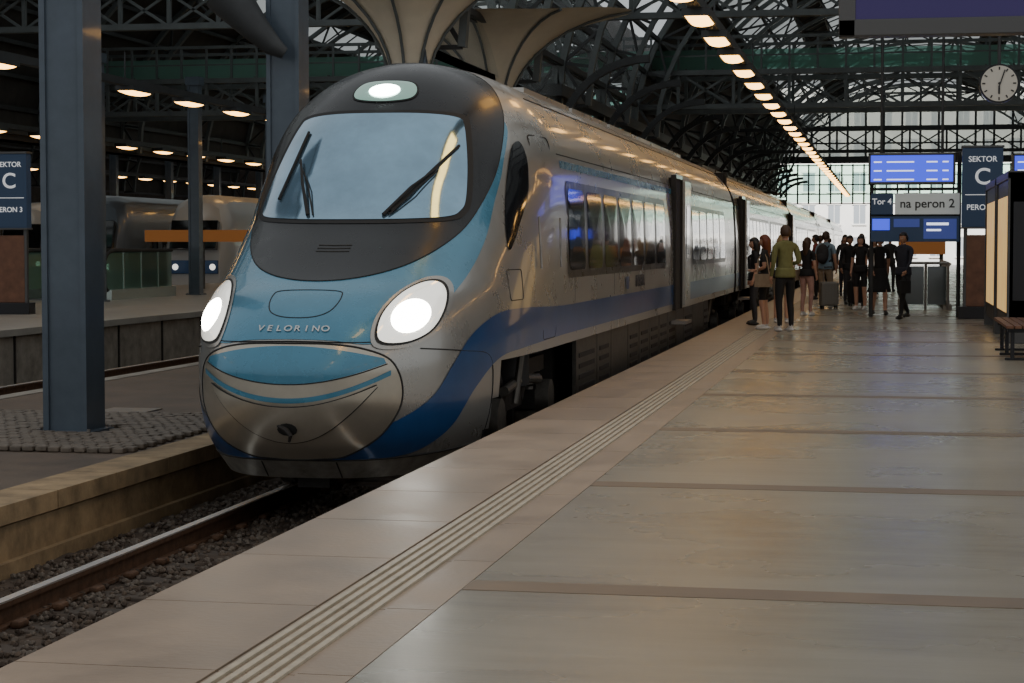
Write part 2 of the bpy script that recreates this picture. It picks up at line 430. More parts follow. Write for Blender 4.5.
for ch in (CR,CL):
    line(mb,ch,[(.35,1.38),(1.0,1.33),(1.6,1.26),(1.75,1.0),(1.72,.5)],.006,rubber,.002)
    line(mb,ch,rrect(3.62,4.35,1.30,3.3,.08),.007,rubber,.002,closed=True,sm=False)
    line(mb,ch,[(3.45,2.0),(3.45,2.5)],.012,steel,.03,sm=False);line(mb,ch,[(4.5,2.0),(4.5,2.5)],.012,steel,.03,sm=False)
    star(mb,ch,(2.95,2.75),[(3.36,3.22),(3.42,3.1),(3.36,2.86),(3.2,2.66),(2.62,2.24),(2.46,2.22),(2.66,2.60),(3.1,3.1)],winglass,.008,rings=8)
    line(mb,ch,rrect(2.3,2.75,1.72,2.0,.04),.004,rubber,.002,closed=True,sm=False)
mb.obj('body_panel_lines',train,True)
def wins(v0,v1,n,gap=.22):
    w=(v1-v0-gap*(n-1))/n
    return [(v0+i*(w+gap),v0+i*(w+gap)+w) for i in range(n)]
mb=MB();md=MB()
for i,(a,b) in enumerate(CARS):
    if i==0: groups=[(5.2,14.3,7),(18.6,25.4,5)];doors=[15.55]
    else: groups=[(a+3.0,a+12.2,7),(a+13.2,a+22.4,7)];doors=[a+1.15,b-2.0]
    for ch,sd in ((CR,1),(CL,-1)):
        for g0,g1,n in groups:
            star(mb,ch,((g0+g1)/2,2.4),rrect(g0-.12,g1+.12,1.88,2.90,.14,4),blackg,.006,rings=3,sm=False)
            for w0,w1 in wins(g0,g1,n): star(mb,ch,((w0+w1)/2,2.4),rrect(w0,w1,1.96,2.82,.1,4),winglass,.011,rings=2,sm=False)
        for d in doors:
            op=(i<=1 and sd>0)
            if op:
                md.bb(sd*1.10,sd*1.43,d-.02,d+.95,1.2,3.28,rubber)  # solid black block, stands for the shade inside the open doorway
                md.bb(sd*1.455,sd*1.50,d+.98,d+1.88,1.25,3.25,silver); md.bb(sd*1.49,sd*1.506,d+1.2,d+1.65,2.0,2.85,winglass)
                for yy in (d-.04,d+.95): md.bb(sd*1.38,sd*1.46,yy-.03,yy+.03,1.2,3.32,darkm)
                md.bb(sd*1.38,sd*1.46,d-.06,d+.98,3.27,3.33,silver)
                md.bb(sd*1.38,sd*1.62,d+.02,d+.9,.98,1.03,steel)
            else:
                line(md,ch,rrect(d,d+.95,1.25,3.25,.08),.012,rubber,.003,closed=True,sm=False)
                star(md,ch,(d+.47,2.4),rrect(d+.25,d+.7,1.95,2.85,.08),winglass,.01,rings=2,sm=False)
        k=a+1
        while k<b:
            line(md,ch,[(max(k,5.),1.62),(max(k,5.),1.88)],.003,rubber,.001,sm=False); k+=3.1
        line(md,ch,[(max(a,4.7),3.16),(b-.02,3.16)],.006,rubber,.001,sm=False)
        line(md,ch,[(max(a,3.9),3.72),(b-.02,3.72)],.008,rubber,.001,sm=False)
mb.obj('side_windows',train,True,ang=40); md.obj('doors',train)
mb=MB()
for i,(a,b) in enumerate(CARS):
    k=(7.5 if i==0 else a+1.5)
    while k<b-4:
        mb.box((0,k+1.5,4.03),(1.05,3.3,.06),silver if i%2==0 else skirtm); k+=3.6
def panto(v):
    mb.bb(-.6,.6,v-.6,v+.6,4.1,4.2,darkm)
    for sx in(-.3,.3):
        mb.tube([(sx,v+.5,4.2),(sx*.6,v-.7,4.65),(sx*1.4,v+.1,5.05)],.03,darkm,8)
    mb.tube([(-.8,v+.1,5.0),(-.6,v+.1,5.08),(.6,v+.1,5.08),(.8,v+.1,5.0)],.025,darkm,8)
panto(CARS[2][0]+5)
mb.obj('roof_equipment',train,False,bevel=.02)
letm=mat('silver_lettering',(.62,.66,.68),.4,.3)
grn=mat('dark_lettering',(.03,.03,.04),.5)
nm='VELORINO'
for i,chh in enumerate(nm):
    u=(i-(len(nm)-1)/2)*.078; z=1.545
    p=onS(CF,u,z,.012); n=nrm(CF,u,z); r=(CF(u+.01,z)-CF(u-.01,z)).normalized(); up=n.cross(r)
    R=Matrix((r,up,n)).transposed()
    text(chh,.09,p,letm,train,'nose_letter',R)
def sidetext(body,size,v,z,m):
    n=nrm(CR,v,z); r=Vector((0,1,0)); n=(n-r*n.dot(r)).normalized(); up=n.cross(r)
    text(body,size,CR(v,z)+n*.012,m,train,'side_lettering',Matrix((r,up,n)).transposed())
sidetext('INTERVIA',.22,11.2,1.74,grn); sidetext('INTERVIA',.22,36,1.74,grn)
mb=MB(); star(mb,CR,(9.9,1.74),rrect(9.75,10.05,1.66,1.82,.05),navy,.012,rings=2,sm=False); mb.obj('stand_in_mark',train)
# ------------------------------------------------------------------ PLATFORM
def floor_mat():
    m=bpy.data.materials.new('platform_slabs'); m.use_nodes=True
    N=m.node_tree.nodes;L=m.node_tree.links;b=N['Principled BSDF']
    tc=N.new('ShaderNodeTexCoord'); mp=N.new('ShaderNodeMapping'); L.new(tc.outputs['Object'],mp.inputs[0])
    mp.inputs['Scale'].default_value=(.35,2.2,1)
    n1=N.new('ShaderNodeTexNoise'); n1.inputs['Scale'].default_value=2.2; n1.inputs['Detail'].default_value=8; n1.inputs['Roughness'].default_value=.72; L.new(mp.outputs[0],n1.inputs['Vector'])
    n2=N.new('ShaderNodeTexNoise'); n2.inputs['Scale'].default_value=.55; n2.inputs['Detail'].default_value=5; L.new(tc.outputs['Object'],n2.inputs['Vector'])
    r=N.new('ShaderNodeValToRGB'); e=r.color_ramp.elements
    e[0].position=.32;e[0].color=(.205,.183,.138,1);e[1].position=.68;e[1].color=(.345,.318,.252,1)
    mx=N.new('ShaderNodeMath'); mx.operation='ADD'; m2=N.new('ShaderNodeMath'); m2.operation='MULTIPLY'; m2.inputs[1].default_value=.5
    L.new(n1.outputs['Fac'],mx.inputs[0]);L.new(n2.outputs['Fac'],mx.inputs[1]);L.new(mx.outputs[0],m2.inputs[0]);L.new(m2.outputs[0],r.inputs[0])
    L.new(r.outputs[0],b.inputs['Base Color'])
    mr=N.new('ShaderNodeMapRange');mr.inputs['From Min'].default_value=.3;mr.inputs['From Max'].default_value=.7;mr.inputs['To Min'].default_value=.22;mr.inputs['To Max'].default_value=.34
    L.new(n2.outputs['Fac'],mr.inputs[0]);L.new(mr.outputs[0],b.inputs['Roughness'])
    bp=N.new('ShaderNodeBump');bp.inputs['Strength'].default_value=.2;bp.inputs['Distance'].default_value=.02
    L.new(n1.outputs['Fac'],bp.inputs['Height']);L.new(bp.outputs[0],b.inputs['Normal'])
    return m
slab=floor_mat()
edgep=mat('tan_edge_paver',(.32,.25,.185),.42,noise=.2,nscale=1.4,bump=.1,bscale=30,rvar=.08)
bandp=mat('brown_band_paver',(.19,.14,.095),.5,noise=.22,nscale=2.5,rvar=.08)
tactile=mat('cream_tactile_rib',(.48,.43,.33),.5,noise=.2,nscale=8)
jointm=mat('dark_joint',(.09,.06,.04),.6)
YA=-6;YB=150
mb=MB()
mb.bb(-1.81,12.6,YA,YB,-1.2,0,slab)
fl=mb.obj('floor')
mb=MB()
mb.bb(-3.05,-1.81,YA,YB,-1.2,-.012,jointm)
y=YA
while y<YB:
    L_=1.25
    mb.bb(-3.08,-2.32,y+.004,y+L_-.004,-.10,0,edgep)
    mb.bb(-2.02,-1.815,y+.004,y+L_-.004,-.1,0,edgep)
    mb.bb(-2.315,-2.025,y+.004,y+L_-.004,-.1,-.006,edgep)
    y+=L_
for k in range(5):
    x=-2.29+k*.052; mb.bb(x,x+.027,YA,YB,-.02,.005,tactile)
for k in range(-3,36):
    yy=8.35+3.72*k
    mb.bb(-1.81,12.5,yy-.12,yy+.12,-.02,.0025,bandp)
for xx in (2.6,7.4): mb.bb(xx,xx+.02,YA,YB,-.02,.002,jointm)
mb.obj('trim_1')
mb=MB(); mb.bb(-3.0,-2.9,YA,YB,-1.2,-.1,conc); mb.obj('trim_2')
# ------------------------------------------------------------------ track beds
mb=MB(); mb.bb(-60,-2.9,YA,YB+60,-1.4,-1.0,ballm); mb.bb(-2.9,14,YB,YB+60,-1.4,-1.0,ballm); mb.obj('ground')
def track(xc,name,detail=False,y0=YA,y1=YB):
    g=group(name); mb=MB()
    for sx in (-.7525,.7525):
        x=xc+sx
        mb.bb(x-.036,x+.036,y0,y1,RZ-.012,RZ,railtop); mb.bb(x-.036,x+.036,y0,y1,RZ-.045,RZ-.012,rust)
        mb.bb(x-.01,x+.01,y0,y1,RZ-.15,RZ-.045,rust); mb.bb(x-.07,x+.07,y0,y1,RZ-.172,RZ-.15,rust)
    mb.obj('rails',g)
    mb=MB(); y=y0
    while y<(y1 if not detail else 70):
        mb.bb(xc-1.25,xc+1.25,y,y+.24,-1.05,RZ-.17,sleepm)
        if detail:
            for sx in (-.7525,.7525):
                for q in(-.12,.12): mb.bb(xc+sx+q-.04,xc+sx+q+.04,y+.05,y+.19,RZ-.17,RZ-.12,rust)
        y+=.62
    mb.obj('sleepers',g,bevel=.02 if detail else 0)
    mb=MB()
    rows=[]
    st=.12 if detail else 1.5
    nx=int(3.1/st);x0=xc-1.55
    ny=int((24-4)/st) if detail else int((y1-y0)/st)
    ys=4 if detail else y0
    for j in range(ny+1):
        rows.append([(x0+i*3.1/nx,ys+j*st,-.94+random.uniform(-.02,.02)) for i in range(nx+1)])
    mb.grid(rows,ballm)
    if detail:
        mb.bb(x0,x0+3.1,24,YB,-1.0,-.96,ballm)
        stone=[mat('ballast_stone_a',(.10,.075,.055),.85,noise=.3,nscale=20),mat('ballast_stone_b',(.055,.04,.03),.9),mat('ballast_stone_c',(.13,.11,.09),.85)]
        t=(1+5**.5)/2
        iv=[(-1,t,0),(1,t,0),(-1,-t,0),(1,-t,0),(0,-1,t),(0,1,t),(0,-1,-t),(0,1,-t),(t,0,-1),(t,0,1),(-t,0,-1),(-t,0,1)]
        iff=[(0,11,5),(0,5,1),(0,1,7),(0,7,10),(0,10,11),(1,5,9),(5,11,4),(11,10,2),(10,7,6),(7,1,8),(3,9,4),(3,4,2),(3,2,6),(3,6,8),(3,8,9),(4,9,5),(2,4,11),(6,2,10),(8,6,7),(9,8,1)]
        for k in range(7500):
            r=random.uniform(.014,.03); cx=random.uniform(xc-1.5,xc+1.5); cy=6+13*random.random()
            mb.add([(cx+a*r*random.uniform(.6,1.1)*.6,cy+b*r*random.uniform(.6,1.1)*.6,-.925+c*r*.5) for a,b,c in iv],iff,random.choice(stone))
    mb.obj('ballast',g)
track(XC,'railway_track',True)
for x in (-13.1,-27.9,-32.4,-41.,-45.5): track(x,'railway_track')
mb=MB()
LZ=-.42
mb.bb(-11.0,-6.75,YA,YB,-1.2,LZ,asph)
mb.bb(-6.75,-6.40,YA,YB,-1.2,LZ-.16,curbm)
y=YA
while y<YB:
    mb.bb(-6.80,-6.36,y+.006,y+1.18,LZ-.14,LZ+.004,curbm); y+=1.19
mb.bb(-6.44,-6.34,YA,YB,-1.02,-.84,curbm)
mb.bb(-11.05,-10.8,YA,YB,-1.2,LZ+.01,conc)
mb.obj('low_service_platform')
mb=MB()
for i in range(30):
    for j in range(25):
        x=-9.95+j*.125;y=16.9+i*.125
        if abs(x+8.17)<.36 and abs(y-18.7)<.36: continue
        mb.box((x+random.uniform(-.008,.008)+(i%2)*.06,y,LZ+.028+random.uniform(-.006,.006)),(.11,.11,.05),sett)
mb.obj('granite_setts_paving',bevel=.012)
mb=MB()
mb.bb(-9.4,-8.9,15.6,16.7,LZ+.001,LZ+.012,rust);mb.bb(-8.9,-8.3,20.9,21.5,LZ+.001,LZ+.015,steel)
mb.obj('manhole_cover')
mb=MB()
p3=mat('grey_platform_paving',(.31,.30,.27),.4,noise=.2,nscale=1.,rvar=.1)
mb.bb(-26.,-15.3,YA,YB,-1.2,-.02,conc);mb.bb(-26.05,-15.22,YA,YB,-.12,0,p3)
y=YA
while y<YB: mb.bb(-15.3,-15.27,y,y+.05,-1.2,-.12,darkm); y+=2.4
mb.obj('neighbouring_platform')
mb=MB()
mb.bb(-39.,-34.8,YA,YB,-1.2,0,p3)
mb.obj('neighbouring_platform')
# ------------------------------------------------------------------ columns
SP=5.0
def column(x,y,z0,top,w=.46,name='steel_column',arms=False):
    g=group(name,(x,y,z0)); mb=MB(); h=top-z0
    mb.bb(-w/2+.04,w/2-.04,-w/2+.03,w/2-.03,0,h,colm)
    for sx in (-w/2+.03,w/2-.03):
        mb.bb(sx-.03,sx+.03,-w/2,w/2,0,h,colm)
    mb.bb(-w/2-.07,w/2+.07,-w/2-.07,w/2+.07,0,.035,colm)
    for sx in(-1,1):
        for sy in(-1,1): mb.disc((sx*(w/2+.035),sy*(w/2+.035),.045),(0,0,1),.02,.03,steel,6)
    mb.bb(-w/2-.05,w/2+.05,-w/2-.05,w/2+.05,h-.25,h,colm)
    if arms:
        for sx in(-1,1):
            pts=[(sx*(.15+2.2*(1-math.cos(t))),0,h-.8+2.0*math.sin(t)) for t in [i*pi/2/10 for i in range(11)]]
            for a,b in zip(pts[:-1],pts[1:]): mb.beam(a,b,.26,.18,structm)
    mb.obj('shaft',g)
    return g
for k in range(18):
    column(-8.2 if k else -8.17,18.7+7.4*k,LZ+.001,6.4 if k<2 else SP-.1,w=.47 if k<2 else .42,arms=k>3)
for k in range(1,16): column(-20.4,26.1+7.4*k,.001,SP+1.5,w=.34)
for k in range(1,14): column(-36.8,30+7.4*k,.001,SP+1.5,w=.34)
g=group('platform_loudspeaker',(-8.2,25.7,4.2))
mb=MB()
mb.tube([(-.75,-.1,.75),(-.62,-.1,.62),(-.3,-.1,.25),(-.05,-.1,0),(.1,-.05,-.1)],[.30,.29,.20,.14,.08],structm,20)
mb.beam((0,0,0),(0,.12,0),.06,.06,structm)
mb.obj('horn',g,True)
# ------------------------------------------------------------------ roof halls
def hall(x0,x1,y0,n,step,name,seg=24,z0=SP,b=8.2,glz=(5,19),clear=()):
    g=group(name); cx=(x0+x1)/2;a=(x1-x0)/2
    def P(k,y,off=0): 
        t=pi*k/seg; return (cx-(a-off)*math.cos(t),y,z0+(b-off)*math.sin(t))
    mb=MB()
    for r in range(n):
        y=y0+r*step
        for k in range(seg):
            mb.beam(P(k,y),P(k+1,y),.22,.16,struct2); mb.beam(P(k,y,.75),P(k+1,y,.75),.22,.14,struct2)
            if k%2: mb.beam(P(k,y),P(k+1,y,.75),.08,.08,structm)
            else: mb.beam(P(k,y,.75),P(k+1,y),.08,.08,structm)
            mb.beam(P(k,y),P(k,y,.75),.08,.08,structm)
    mb.obj('arch_ribs',g)
    mb=MB()
    ye=y0+(n-1)*step
    for k in range(seg+1): mb.beam(P(k,y0),P(k,ye),.10,.14,structm)
    mb.obj('purlins',g)
    mb=MB();mg=MB()
    for k in range(seg):
        gl= glz[0]<=k<glz[1] and k%7!=0
        for r in range(n-1):
            ya=y0+r*step;yb=ya+step
            p=[P(k,ya,-.12),P(k+1,ya,-.12),P(k+1,yb,-.12),P(k,yb,-.12)]
            if k in clear and r<4: mg.add(p,[(0,1,2,3)],skyc)
            else: (mg if gl else mb).add(p,[(0,1,2,3)],skyl if gl else roofm)
    mb.obj('roof_boarding',g);mg.obj('skylights',g)
    mb=MB()
    for r in range((n-1)*3):
        y=y0+r*step/3
        for k in range(glz[0],glz[1]): mb.beam(P(k,y,-.05),P(k+1,y,-.05),.05,.06,structm)
    mb.obj('glazing_bars',g)
NR=16
hall(-8.2,12.6,34,NR,7.4,'arched_train_shed_roof',glz=(5,21),clear=(0,1,2,3,4))
hall(-29,-8.2,34,NR,7.4,'arched_train_shed_roof',glz=(6,18),clear=(14,15,16,17,18,19,20,21,22,23))
hall(-50,-29,41.4,NR-1,7.4,'arched_train_shed_roof',glz=(8,17),clear=(10,))
mb=MB()
for x in (-8.2,-29):
    mb.bb(x-.2,x+.2,48,144.5,SP+.2,SP+.5,structm)
mb.obj('valley_girder')
for kk in range(0,2):
    g=group('curved_ceiling_panels'); mb=MB()
    yc=33.5+7.4*kk; rows=[]
    A=lambda a,t:(1+.10*math.cos(4*a)*(t/1.5))
    for i in range(19):
        t=i/18*math.radians(84)
        r=.30+2.7*(1-math.cos(t)); z=4.2+2.1*math.sin(t)
        rows.append([(-8.3+r*A(2*pi*j/48,t)*math.cos(2*pi*j/48),yc+r*A(2*pi*j/48,t)*.95*math.sin(2*pi*j/48),z+.12*(t/1.5)*math.cos(4*pi*j/48)) for j in range(48)])
    mb.grid(rows,cream,True)
    for a in range(8):
        aa=a*pi/4
        mb.tube([(-8.3+(.32+2.7*(1-math.cos(t)))*A(aa,t)*math.cos(aa),yc+(.32+2.7*(1-math.cos(t)))*A(aa,t)*.95*math.sin(aa),4.17+2.1*math.sin(t)+.12*(t/1.5)*math.cos(2*aa)) for t in [math.radians(84)*i/9 for i in range(10)]],.028,struct2,6)
    mb.disc((-8.25,yc,4.4),(0,0,1),.42,.5,colm,20)
    mb.obj('panels',g,True)
def girder(x0,x1,y,z0,z1,name,glass=None,dx=1.8,m=struct2,rail=True):
    g=group(name); mb=MB(); n=int((x1-x0)/dx); x1=x0+n*dx
    for z in (z0,z1): mb.beam((x0,y,z),(x1,y,z),.3,.16,m)
    for i in range(n):
        x=x0+i*dx
        mb.beam((x,y,z0),(x,y,z1),.12,.10,m)
        mb.beam((x,y,z0),(x+dx,y,z1),.07,.07,m);mb.beam((x,y,z1),(x+dx,y,z0),.07,.07,m)
    if rail:
        mb.beam((x0,y,z1+1.15),(x1,y,z1+1.15),.1,.1,m);mb.beam((x0,y,z1+.55),(x1,y,z1+.55),.05,.05,m)
        x=x0
        while x<x1: mb.beam((x,y,z1),(x,y,z1+1.15),.07,.07,m); x+=dx/2
    mb.obj('lattice',g)
    if glass:
        mb=MB(); mb.add([(x0,y+.1,z1+.15),(x1,y+.1,z1+.15),(x1,y+.1,z1+.75),(x0,y+.1,z1+.75)],[(0,1,2,3)],glass); mb.obj('glass_strip',g)
girder(-50,12.4,64,6.0,7.1,'lattice_footbridge',greeng)
girder(-50,12.4,66.5,6.0,7.1,'lattice_footbridge',greeng)
girder(-50,12.4,50.5,7.4,8.3,'lattice_girder',None,1.4,struct2)
girder(-8,12.4,100,6.2,7.3,'lattice_girder',None,1.8,structm,False)
def gable(x0,x1,y,z0,b,name,glz,low=None):
    g=group(name); cx=(x0+x1)/2;a=(x1-x0)/2;mb=MB();mg=MB()
    pts=[(cx-a*math.cos(pi*i/30),y,z0+b*math.sin(pi*i/30)) for i in range(31)]
    mg.add(pts,[tuple(range(31))],glz)
    mg.obj('glazing',g)
    x=x0
    while x<=x1:
        h=b*math.sqrt(max(0,1-((x-cx)/a)**2)); mb.beam((x,y-.1,z0),(x,y-.1,z0+h+.01),.16,.16,structm); x+=1.3
    z=z0
    while z<z0+b:
        w=a*math.sqrt(max(0,1-((z-z0)/b)**2)); mb.beam((cx-w,y-.1,z),(cx+w,y-.1,z),.12,.12,structm); z+=1.2
    mb.beam((x0,y,z0),(x1,y,z0),.4,.5,structm)
    mb.obj('mullions',g)
gable(-8.2,12.6,145.2,SP+2.7,5.5,'gable_window',gwhite)
gable(-29,-8.2,145.2,SP,8.2,'gable_window',greeng)
g=group('window_1');mb=MB();mb.add([(-8.2,145.3,4.6),(12.6,145.3,4.6),(12.6,145.3,SP+2.4),(-8.2,145.3,SP+2.4)],[(0,1,2,3)],glassy('greenish_clear_glazing',(.70,1.,.85),.85))
x=-8.2
while x<12.7: mb.beam((x,145.2,4.5),(x,145.2,SP+2.4),.10,.12,structm); x+=.8
for z in (4.5,5.2,5.9,6.6,7.3): mb.beam((-8.2,145.2,z),(12.6,145.2,z),.12,.08,structm)
mb.obj('glazing',g)
mb=MB()
brick=mat('dark_brick_wall',(.06,.045,.036),.85,noise=.3,nscale=2)
mb.bb(-52,-51.6,20,152,-1.2,14,brick);mb.obj('wall_left')
mb=MB();mb.bb(12.8,13.2,30,152,-1.2,14,brick);mb.obj('wall_right')
mb=MB();mb.bb(-51.5,-29,151,151.5,-1.2,14,brick);mb.obj('wall_back')
g=group('pale_apartment_building',(0,190,-1)); mb=MB()
fac=mat('pale_facade_render',(.80,.79,.75),.8,noise=.08,nscale=.5); fwin=mat('facade_window',(.30,.33,.36),.2)
mb.bb(-24,30,0,8,0,17,fac)
for r in range(5):
    for c in range(22):
        x=-22.5+c*2.4; mb.bb(x,x+1.1,-.06,.05,1.4+r*3.1,3.2+r*3.1,fwin)
        mb.bb(x-.12,x+1.22,-.15,0,1.25+r*3.1,1.4+r*3.1,fac); mb.bb(x-.12,x+1.22,-.12,0,3.2+r*3.1,3.38+r*3.1,fac)
        mb.bb(x+.53,x+.58,-.1,0,1.4+r*3.1,3.2+r*3.1,fac)
mb.bb(-24.3,30.3,-.4,8.3,17,17.6,fac)
mb.obj('facade',g)
# ------------------------------------------------------------------ lamps
def lamprow(x,z,y0,y1,step,name='ceiling_lamp_row',w=.36,l=1.15):
    g=group(name); mb=MB();ml=MB()
    mb.bb(x-.10,x+.10,y0-1,y1,z+.14,z+.30,structm)
    y=y0
    while y<y1:
        mb.bb(x-w/2-.04,x+w/2+.04,y-.05,y+l+.05,z+.03,z+.15,structm)
        rows=[]
        for j in range(7):
            a=pi*j/6; rows.append([(x-w/2*math.cos(a),y+l*(.5-.5*math.cos(pi*i/8)),z+.03-.08*math.sin(a)*math.sin(pi*i/8)**.5) for i in range(9)])
        ml.grid(rows,lampm)
        y+=step
    y=y0
    while y<y1: mb.beam((x,y,z+.3),(x,y,z+.9),.03,.03,structm); y+=step*3
    mb.obj('housings',g);ml.obj('lenses',g,True)
lamprow(-2.95,5.0,-4.9,144,3.2)
lamprow(6.8,5.0,-4.9,144,3.2)  # extra row on the platform's other side, added for warm light
lamprow(-17.2,5.0,10,140,3.6)
lamprow(-27.2,5.0,45,140,3.6)
lamprow(-39.2,5.0,70,140,3.6)
# ------------------------------------------------------------------ signs & boards
scrblue=mat('blue_lcd_screen',(.02,.02,.1),.3,emit=(.05,.08,.95),estr=1.3)
scrpur=mat('purple_lcd_screen',(.02,.015,.05),.35,emit=(.06,.03,.22),estr=.22)
scrtxt=mat('lcd_text_line',(.8,.8,1),.4,emit=(.75,.8,1),estr=1.5)
case=mat('display_case',(.02,.02,.023),.35,.3)
casegrey=mat('display_frame_grey',(.10,.10,.10),.4,.5)
def board(name,x0,x1,y,z0,z1,scr,rows,hang=True,frame=.07,txt=True):
    g=group(name,((x0+x1)/2,y,(z0+z1)/2)); w=(x1-x0);h=(z1-z0);mb=MB()
    mb.box((0,.12,0),(w,.24,h),case)
    for q in(-1,1): mb.box((0,-.01,q*(h/2-frame/2)),(w,.05,frame),casegrey)
    for q in(-1,1): mb.box((q*(w/2-frame/2),-.01,0),(frame,.05,h),casegrey)
    mb.obj('case',g,bevel=.01)
    mb=MB()
    mb.box((0,-.006,0),(w-2*frame,.01,h-2*frame),scr)
    if txt:
        hh=(h-2*frame)/rows
        for r in range(rows):
            if r%2==0 and rows>3: continue
            zc=h/2-frame-hh*(r+.5); x=-w/2+frame+.06
            for l,gp in ((.16,.10),(.55,.25),(.22,.1),(.12,.1)):
                if x+l>w/2-frame: break
                mb.box((x+l/2,-.014,zc),(l,.006,hh*.30),scrtxt); x+=l+gp
    mb.obj('screen',g)
    if hang:
        mb=MB()
        for q in(-.35,.35): mb.tube([(q*w,.12,h/2),(q*w,.12,h/2+2.6)],.03,structm,10)
        mb.obj('hangers',g)
    return g
board('hanging_display_board',-.52,3.2,20.3,3.62,4.35,scrpur,2,True,.17,False)
board('departure_display',-.42,1.33,40.9,2.74,3.38,scrblue,6,True,.05)
board('departure_display',2.45,4.2,40.9,2.75,3.35,scrblue,6,True,.05)
mb=MB()
g=group('sign_support_frame',(0,41,0))
for x in(-.35,1.42): mb.tube([(x,.25,0),(x,.25,3.4)],.045,structm,10)
for z in (1.6,2.1,2.65): mb.beam((-.35,.25,z),(1.42,.25,z),.06,.06,structm)
mb.obj('frame',g)
g=group('platform_direction_sign',(0,40.8,0)); mb=MB()
signw=mat('pale_sign_face',(.50,.53,.52),.4,emit=(.8,.85,.82),estr=.15)
mb.bb(.12,1.42,0,.08,2.12,2.55,signw);mb.bb(-.36,.09,0,.08,2.12,2.55,signblue)
mb.bb(-.36,1.42,0.0,.08,1.56,2.08,signblue)
mb.obj('panels',g,bevel=.01)
blk=mat('black_lettering',(.02,.02,.02),.5)
text('na peron 2',.25,(.77,-.012,2.335),blk,g); text('Tor 4',.17,(-.14,-.012,2.38),white,g)
mb=MB()
dim=mat('dim_lcd',(.02,.03,.08),.3,emit=(.05,.08,.35),estr=.5)
mb.bb(-.33,.02,-.02,0,1.80,2.03,scrblue);mb.bb(.10,.62,-.02,0,1.86,2.03,dim)
mb.bb(.70,1.36,-.02,0,1.62,2.03,dim);mb.bb(.76,1.2,-.025,-.02,1.9,1.95,scrtxt);mb.bb(.76,1.05,-.025,-.02,1.78,1.82,scrtxt)
mb.obj('small_screens',g)
def sector(x,y,num,w=.8):
    g=group('sector_sign',(x,y,0));mb=MB()
    mb.bb(-w/2,w/2,-.12,.12,1.86,3.45,signblue)
    mb.bb(-w/2-.02,w/2+.02,-.14,.14,3.45,3.5,casegrey);mb.bb(-w/2-.02,w/2+.02,-.14,.14,1.82,1.86,casegrey)
    for q in(-1,1): mb.bb(q*(w/2-.08)-.04,q*(w/2-.08)+.04,-.05,.05,0,1.86,casegrey)
    mb.bb(-w/2+.1,w/2-.1,-.06,.06,.25,1.7,woodm)
    mb.bb(-w/2-.05,w/2+.05,-.16,.16,0,.25,case)
    mb.obj('totem',g,bevel=.01)
    text('SEKTOR',.155,(0,-.125,3.22),white,g);text('C',.46,(0,-.125,2.86),white,g);text('PERON '+num,.155,(0,-.125,2.25),white,g)
    mb=MB();mb.bb(-w/2+.06,w/2-.06,-.128,-.12,2.50,2.515,white);mb.obj('rule',g)
sector(1.85,40.6,'2')
sector(-18.6,39.4,'3')
g=group('platform_clock',(1.75,33.0,4.13)); mb=MB()
mb.disc((0,0,0),(0,1,0),.32,.16,case,40);mb.tube([(0,0,.3),(0,0,3)],.03,structm,10)
mb.disc((0,-.082,0),(0,1,0),.29,.01,mat('clock_face',(.50,.47,.40),.4,emit=(1,.92,.78),estr=.06),40)
for h in range(12):
    a=h*pi/6; mb.beam((math.sin(a)*.22,-.09,math.cos(a)*.22),(math.sin(a)*.27,-.09,math.cos(a)*.27),.01,.022,blk)
mb.beam((0,-.095,-.04),(.0,-.095,-.17),.01,.03,blk);mb.beam((0,-.098,-.05),(.09,-.098,.22),.01,.02,blk)
mb.disc((0,-.1,0),(0,1,0),.02,.012,blk,12)
mb.obj('clock_body',g,True)
g=group('illuminated_poster_case',(1.80,34.0,0));mb=MB()
adm=mat('lit_poster',(.6,.45,.2),.4,emit=(1,.62,.22),estr=.6,noise=.5,nscale=1.5)
for k in(-1,1):
    y=k*1.85
    mb.bb(0,.3,y-1.7,y+1.7,.2,2.55,case)
    mb.bb(-.012,0,y-1.35,y+1.35,.45,2.25,adm)
    for q in (-1.7,1.62): mb.bb(-.03,.33,y+q,y+q+.08,0,2.6,casegrey)
    mb.bb(-.03,.33,y-1.7,y+1.7,2.5,2.62,casegrey)
    mb.box((.15,y-1.71,1.4),(.2,.01,1.5),case)
mb.obj('case',g,bevel=.01)
g=group('platform_bench',(1.75,27.3,0));mb=MB()
for k in range(5): mb.bb(-.25+k*.105,-.16+k*.105,-1.5,1.5,.42,.46,woodm)
for k in range(4): mb.bb(.27,.30,-1.5,1.5,.55+k*.1,.63+k*.1,woodm)
for yy in(-1.2,0,1.2):
    mb.bb(-.22,.26,yy-.03,yy+.03,.36,.42,case);mb.bb(-.18,-.13,yy-.03,yy+.03,0,.38,case);mb.bb(.18,.23,yy-.03,yy+.03,0,.4,case)
    mb.beam((.24,yy,.38),(.30,yy,.95),.05,.04,case); mb.bb(-.25,.27,yy-.04,yy+.04,0,.03,case)
mb.obj('slats_and_frame',g,bevel=.006)
gl=mat('dark_tinted_glass',(.05,.065,.065),.08,spec=.8,coat=.5)
